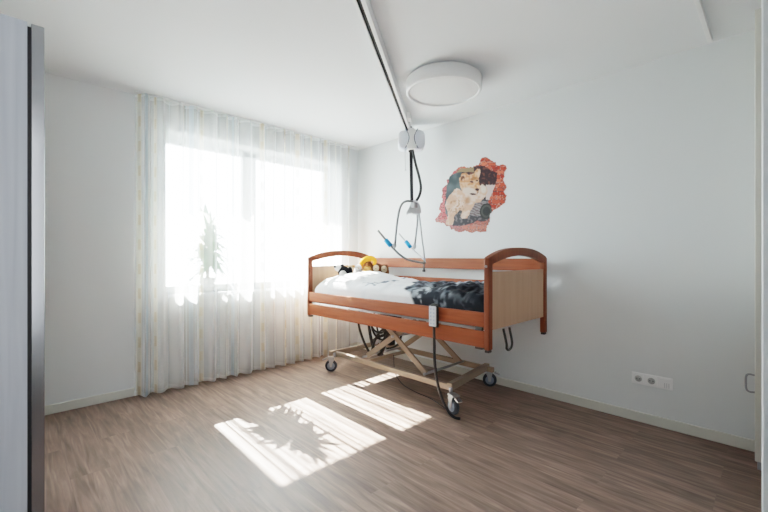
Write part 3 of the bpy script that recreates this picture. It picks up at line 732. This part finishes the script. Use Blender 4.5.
def stick_col(x, y):
    p = (x, y); wx, wy = warp(x, y); n1 = noise.noise(V((x*.02, y*.02, 3))); n2 = noise.noise(V((x*.07, y*.07, 8))); n3 = noise.noise(V((x*.15, y*.15, 11)))
    if inpoly((wx, wy), HEAD):
        c = V((.66, .33, .20)).lerp(V((.88, .60, .44)), sm(-.3, .3, n2))
        c = c.lerp(V((.90, .78, .70)), sm(1.25, .7, ell(p, (225, 240), (42, 26), .2)))
        c = c.lerp(V((.36, .15, .07)), .85*sm(1.2, .5, ell(p, (248, 165), (22, 12), -.4)))
        c = c.lerp(V((.92, .66, .52)), sm(1.2, .6, ell(p, (278, 135), (10, 20), .3)))
        c = c.lerp(V((.14, .06, .04)), sm(1.1, .7, ell(p, (187, 163), (12, 17), .3)))
        c = c.lerp(V((.80, .50, .36)), sm(1.1, .7, ell(p, (190, 172), (6, 9), .3)))
        for e, r in (((238, 183), (11, 5)), ((268, 176), (6, 5)), ((270, 227), (13, 8)), ((250, 254), (24, 6))):
            c = c.lerp(V((.05, .02, .02)), sm(1.15, .8, ell(p, e, r, .15)))
        return c
    if inpoly((wx, wy), BODY):
        c = V((.80, .54, .42)).lerp(V((.97, .80, .70)), sm(-.25, .3, n1+.5*n2))
        c = c.lerp(V((.45, .22, .12)), .75*sm(1.2, .3, ell(p, (215, 290), (20, 30), .3)))
        c = c.lerp(V((.42, .22, .13)), .8*sm(-.05, .4, n2+.3*n3)*sm(1.3, .6, ell(p, (150, 330), (55, 60))))
        c = c.lerp(V((.96, .88, .80)), sm(1.2, .5, ell(p, (305, 225), (18, 26))))
        return c
    if inpoly((wx, wy), HOLE):
        if y < 130+20*n1 and x < 250: c = V((.34, .27, .18))
        elif x < 180: c = V((.05, .075, .085)).lerp(V((.15, .19, .20)), sm(-.3, .3, n1))
        else: c = V((.035, .022, .028)).lerp(V((.16, .07, .06)), sm(.0, .45, n2))
        if x > 318 and y > 200: c = V((.80, .70, .68))
        if y > 285 and x > 120:
            c = V((.045, .045, .055)).lerp(V((.20, .19, .20)), sm(.05, .4, n2))
            if ell(p, (280, 335), (70, 42), -.2) < 1:
                c = V((.34, .33, .34)) if math.sin((y-.35*x)*.42+3*n2) > -.1 else V((.16, .12, .13))
            e = ell(p, (322, 350), (38, 46), .2)
            if e < 1.0: c = V((.07, .075, .07)) if .55 < e < .8 else V((.02, .022, .024))
        return c
    # broken brickwork round the opening
    row = int((wy+6) // 24); off = 22 if row % 2 else 0; bx = (wx+off) % 44; by = (wy+6) % 24
    rr = noise.noise(V((row*3.1, ((wx+off)//44)*5.7, 4)))
    left = sm(230, 120, x)
    c = V((.50, .07, .05)).lerp(V((.82, .24, .17)), sm(-.4, .4, rr)).lerp(V((.72, .22, .25)), left*.8)
    if bx < 5 or by < 5: c = c.lerp(V((.80, .52, .46)), .6) if n2 > 0 else V((.14, .05, .05))
    c = c.lerp(V((.06, .03, .035)), .7*sm(.18, .42, n2+.5*n3))
    if y > 395: c = c.lerp(V((.50, .36, .34)), .55 if n3 > 0 else .2)
    if not inpoly((x+ (x-250)*.035, y+(y-260)*.035), OUT): c = c.lerp(V((.38, .16, .14)), .6)
    return c
def sticker():
    nx, ny = 210, 190; bm = bmesh.new(); cl = bm.verts.layers.float_color.new('Col'); g = {}
    # wall coordinates of the printed picture
    def wallpt(cx, cy):
        px = 430+cx*90/512; py = 150+cy*90/512
        tt = (px-384)/384; fx, fy = -.7169+tt*.6972, .6972+tt*.7169; d = 3.29/fy
        return 3.88+d*fx, 1.205-(py-256.3)/384*d
    # picture laid out on the wall: x from 1.28 to 2.20 m, z from 1.38 to 2.24 m
    def inv(x, z):
        vx, vy = x-3.88, 3.29; d = vx*-.7169+vy*.6972; l = vx*.6972+vy*.7169
        return ((384+384*l/d)-430)*512/90, ((256.3-384*(z-1.205)/d)-150)*512/90
    x0, x1, z0, z1 = 1.27, 2.18, 1.40, 2.24
    ins = {}
    for j in range(ny+1):
        for i in range(nx+1):
            x = x0+(x1-x0)*i/nx; z = z0+(z1-z0)*j/ny; p = inv(x, z); wv = (p[0]+5*noise.noise(V((p[0]*.08, p[1]*.08, 0))), p[1]+5*noise.noise(V((p[0]*.08, p[1]*.08, 7))))
            if inpoly(wv, OUT):
                v = bm.verts.new((x, -.0025, z)); c = stick_col(*p); l_ = (c.x+c.y+c.z)/3; c = V([max(0, min(.95, (l_+(q_-l_)*1.25)*.60)) for q_ in c]); v[cl] = (c.x, c.y, c.z, 1); g[i, j] = v
    for j in range(ny):
        for i in range(nx):
            q = [g.get((i, j)), g.get((i+1, j)), g.get((i+1, j+1)), g.get((i, j+1))]
            if all(q): bm.faces.new(q)
    for v in [v for v in bm.verts if not v.link_faces]: bm.verts.remove(v)
    mb = MB(); mb.bm.free(); mb.bm = bm
    o = mb.build('wall_sticker', 'sticker', label='wall sticker of a resting lioness seen through a broken red brick hole', cat='wall sticker', recalc=False)
sticker()

# ------------------------------------------------------------------ sockets
ws = thing('wall_socket', (3.246, 0, .27), 'white triple socket plate low on the wall right of the bed', 'socket')
m = MB(); m.box((3.124, -.010, .272), (3.369, 0, .354), .003); m.build('cover_plate', 'white', ws)
for k, x in enumerate((3.166, 3.246)):
    m = MB(); m.box((x-.034, -.013, .279), (x+.034, -.009, .347), .002); s_ = m.build('socket_insert', 'white', ws)
    m = MB(); m.lathe([(0, -.0134), (.0225, -.0134), (.0225, -.013)], (x, 0, .313), 'y', 32); m.build('socket_well', 'well', s_)
    for q_ in (-.0095, .0095):
        m = MB(); m.tube([(x+q_, -.0133, .313), (x+q_, -.0142, .313)], .0042, 12); m.build('pin_hole', 'sock', s_)
m = MB(); m.box((3.292, -.013, .279), (3.360, -.009, .347), .002); s_ = m.build('data_insert', 'white', ws)
m = MB()
for q in range(3): m.box((3.322+q*.012, -.0142, .284), (3.326+q*.012, -.0125, .318))
m.build('data_slot', 'lgrey', s_)

# ------------------------------------------------------------------ light
def area(name, loc, rot, size, sy, power, col=(1, 1, 1)):
    d = bpy.data.lights.new(name, 'AREA'); d.shape = 'RECTANGLE'; d.size = size; d.size_y = sy; d.energy = power; d.color = col
    o = bpy.data.objects.new(name, d); COL.objects.link(o); o.location = loc; o.rotation_euler = rot; return o
sun = bpy.data.lights.new('sun', 'SUN'); sun.energy = 260; sun.angle = math.radians(.45); sun.color = (1, .95, .88)
so = bpy.data.objects.new('sun', sun); COL.objects.link(so)
dv_ = V((1, -.025, -.81)); so.rotation_euler = dv_.to_track_quat('-Z', 'Y').to_euler(); so.location = (-5, -1.4, 5)
W = bpy.data.worlds.new('World'); SC.world = W; W.use_nodes = True
bg = W.node_tree.nodes['Background']; bg.inputs[0].default_value = (.84, .92, 1, 1); bg.inputs[1].default_value = 36.0
pr = area('window_portal', (-.34, (WY0+WY1)/2, (WZ0+WZ1)/2), (0, math.radians(-90), 0), 1.4, 1.87, 1); pr.data.cycles.is_portal = True
area('fill_light', (3.98, -3.55, 1.5), (0, math.radians(90), 0), 1.8, .8, 17, (.94, .97, 1))  # added fill from behind the camera, not a lamp of the place

# ------------------------------------------------------------------ camera
cd = bpy.data.cameras.new('camera'); cam = bpy.data.objects.new('camera', cd); COL.objects.link(cam)
cam.location = (3.88, -3.29, 1.205); cam.rotation_euler = (math.radians(90), 0, math.radians(45.8))
cd.lens = 18; cd.sensor_width = 36; cd.clip_start = .02
SC.camera = cam
SC.view_settings.view_transform = 'Filmic'
SC.view_settings.look = 'Medium High Contrast'
SC.view_settings.exposure = .25
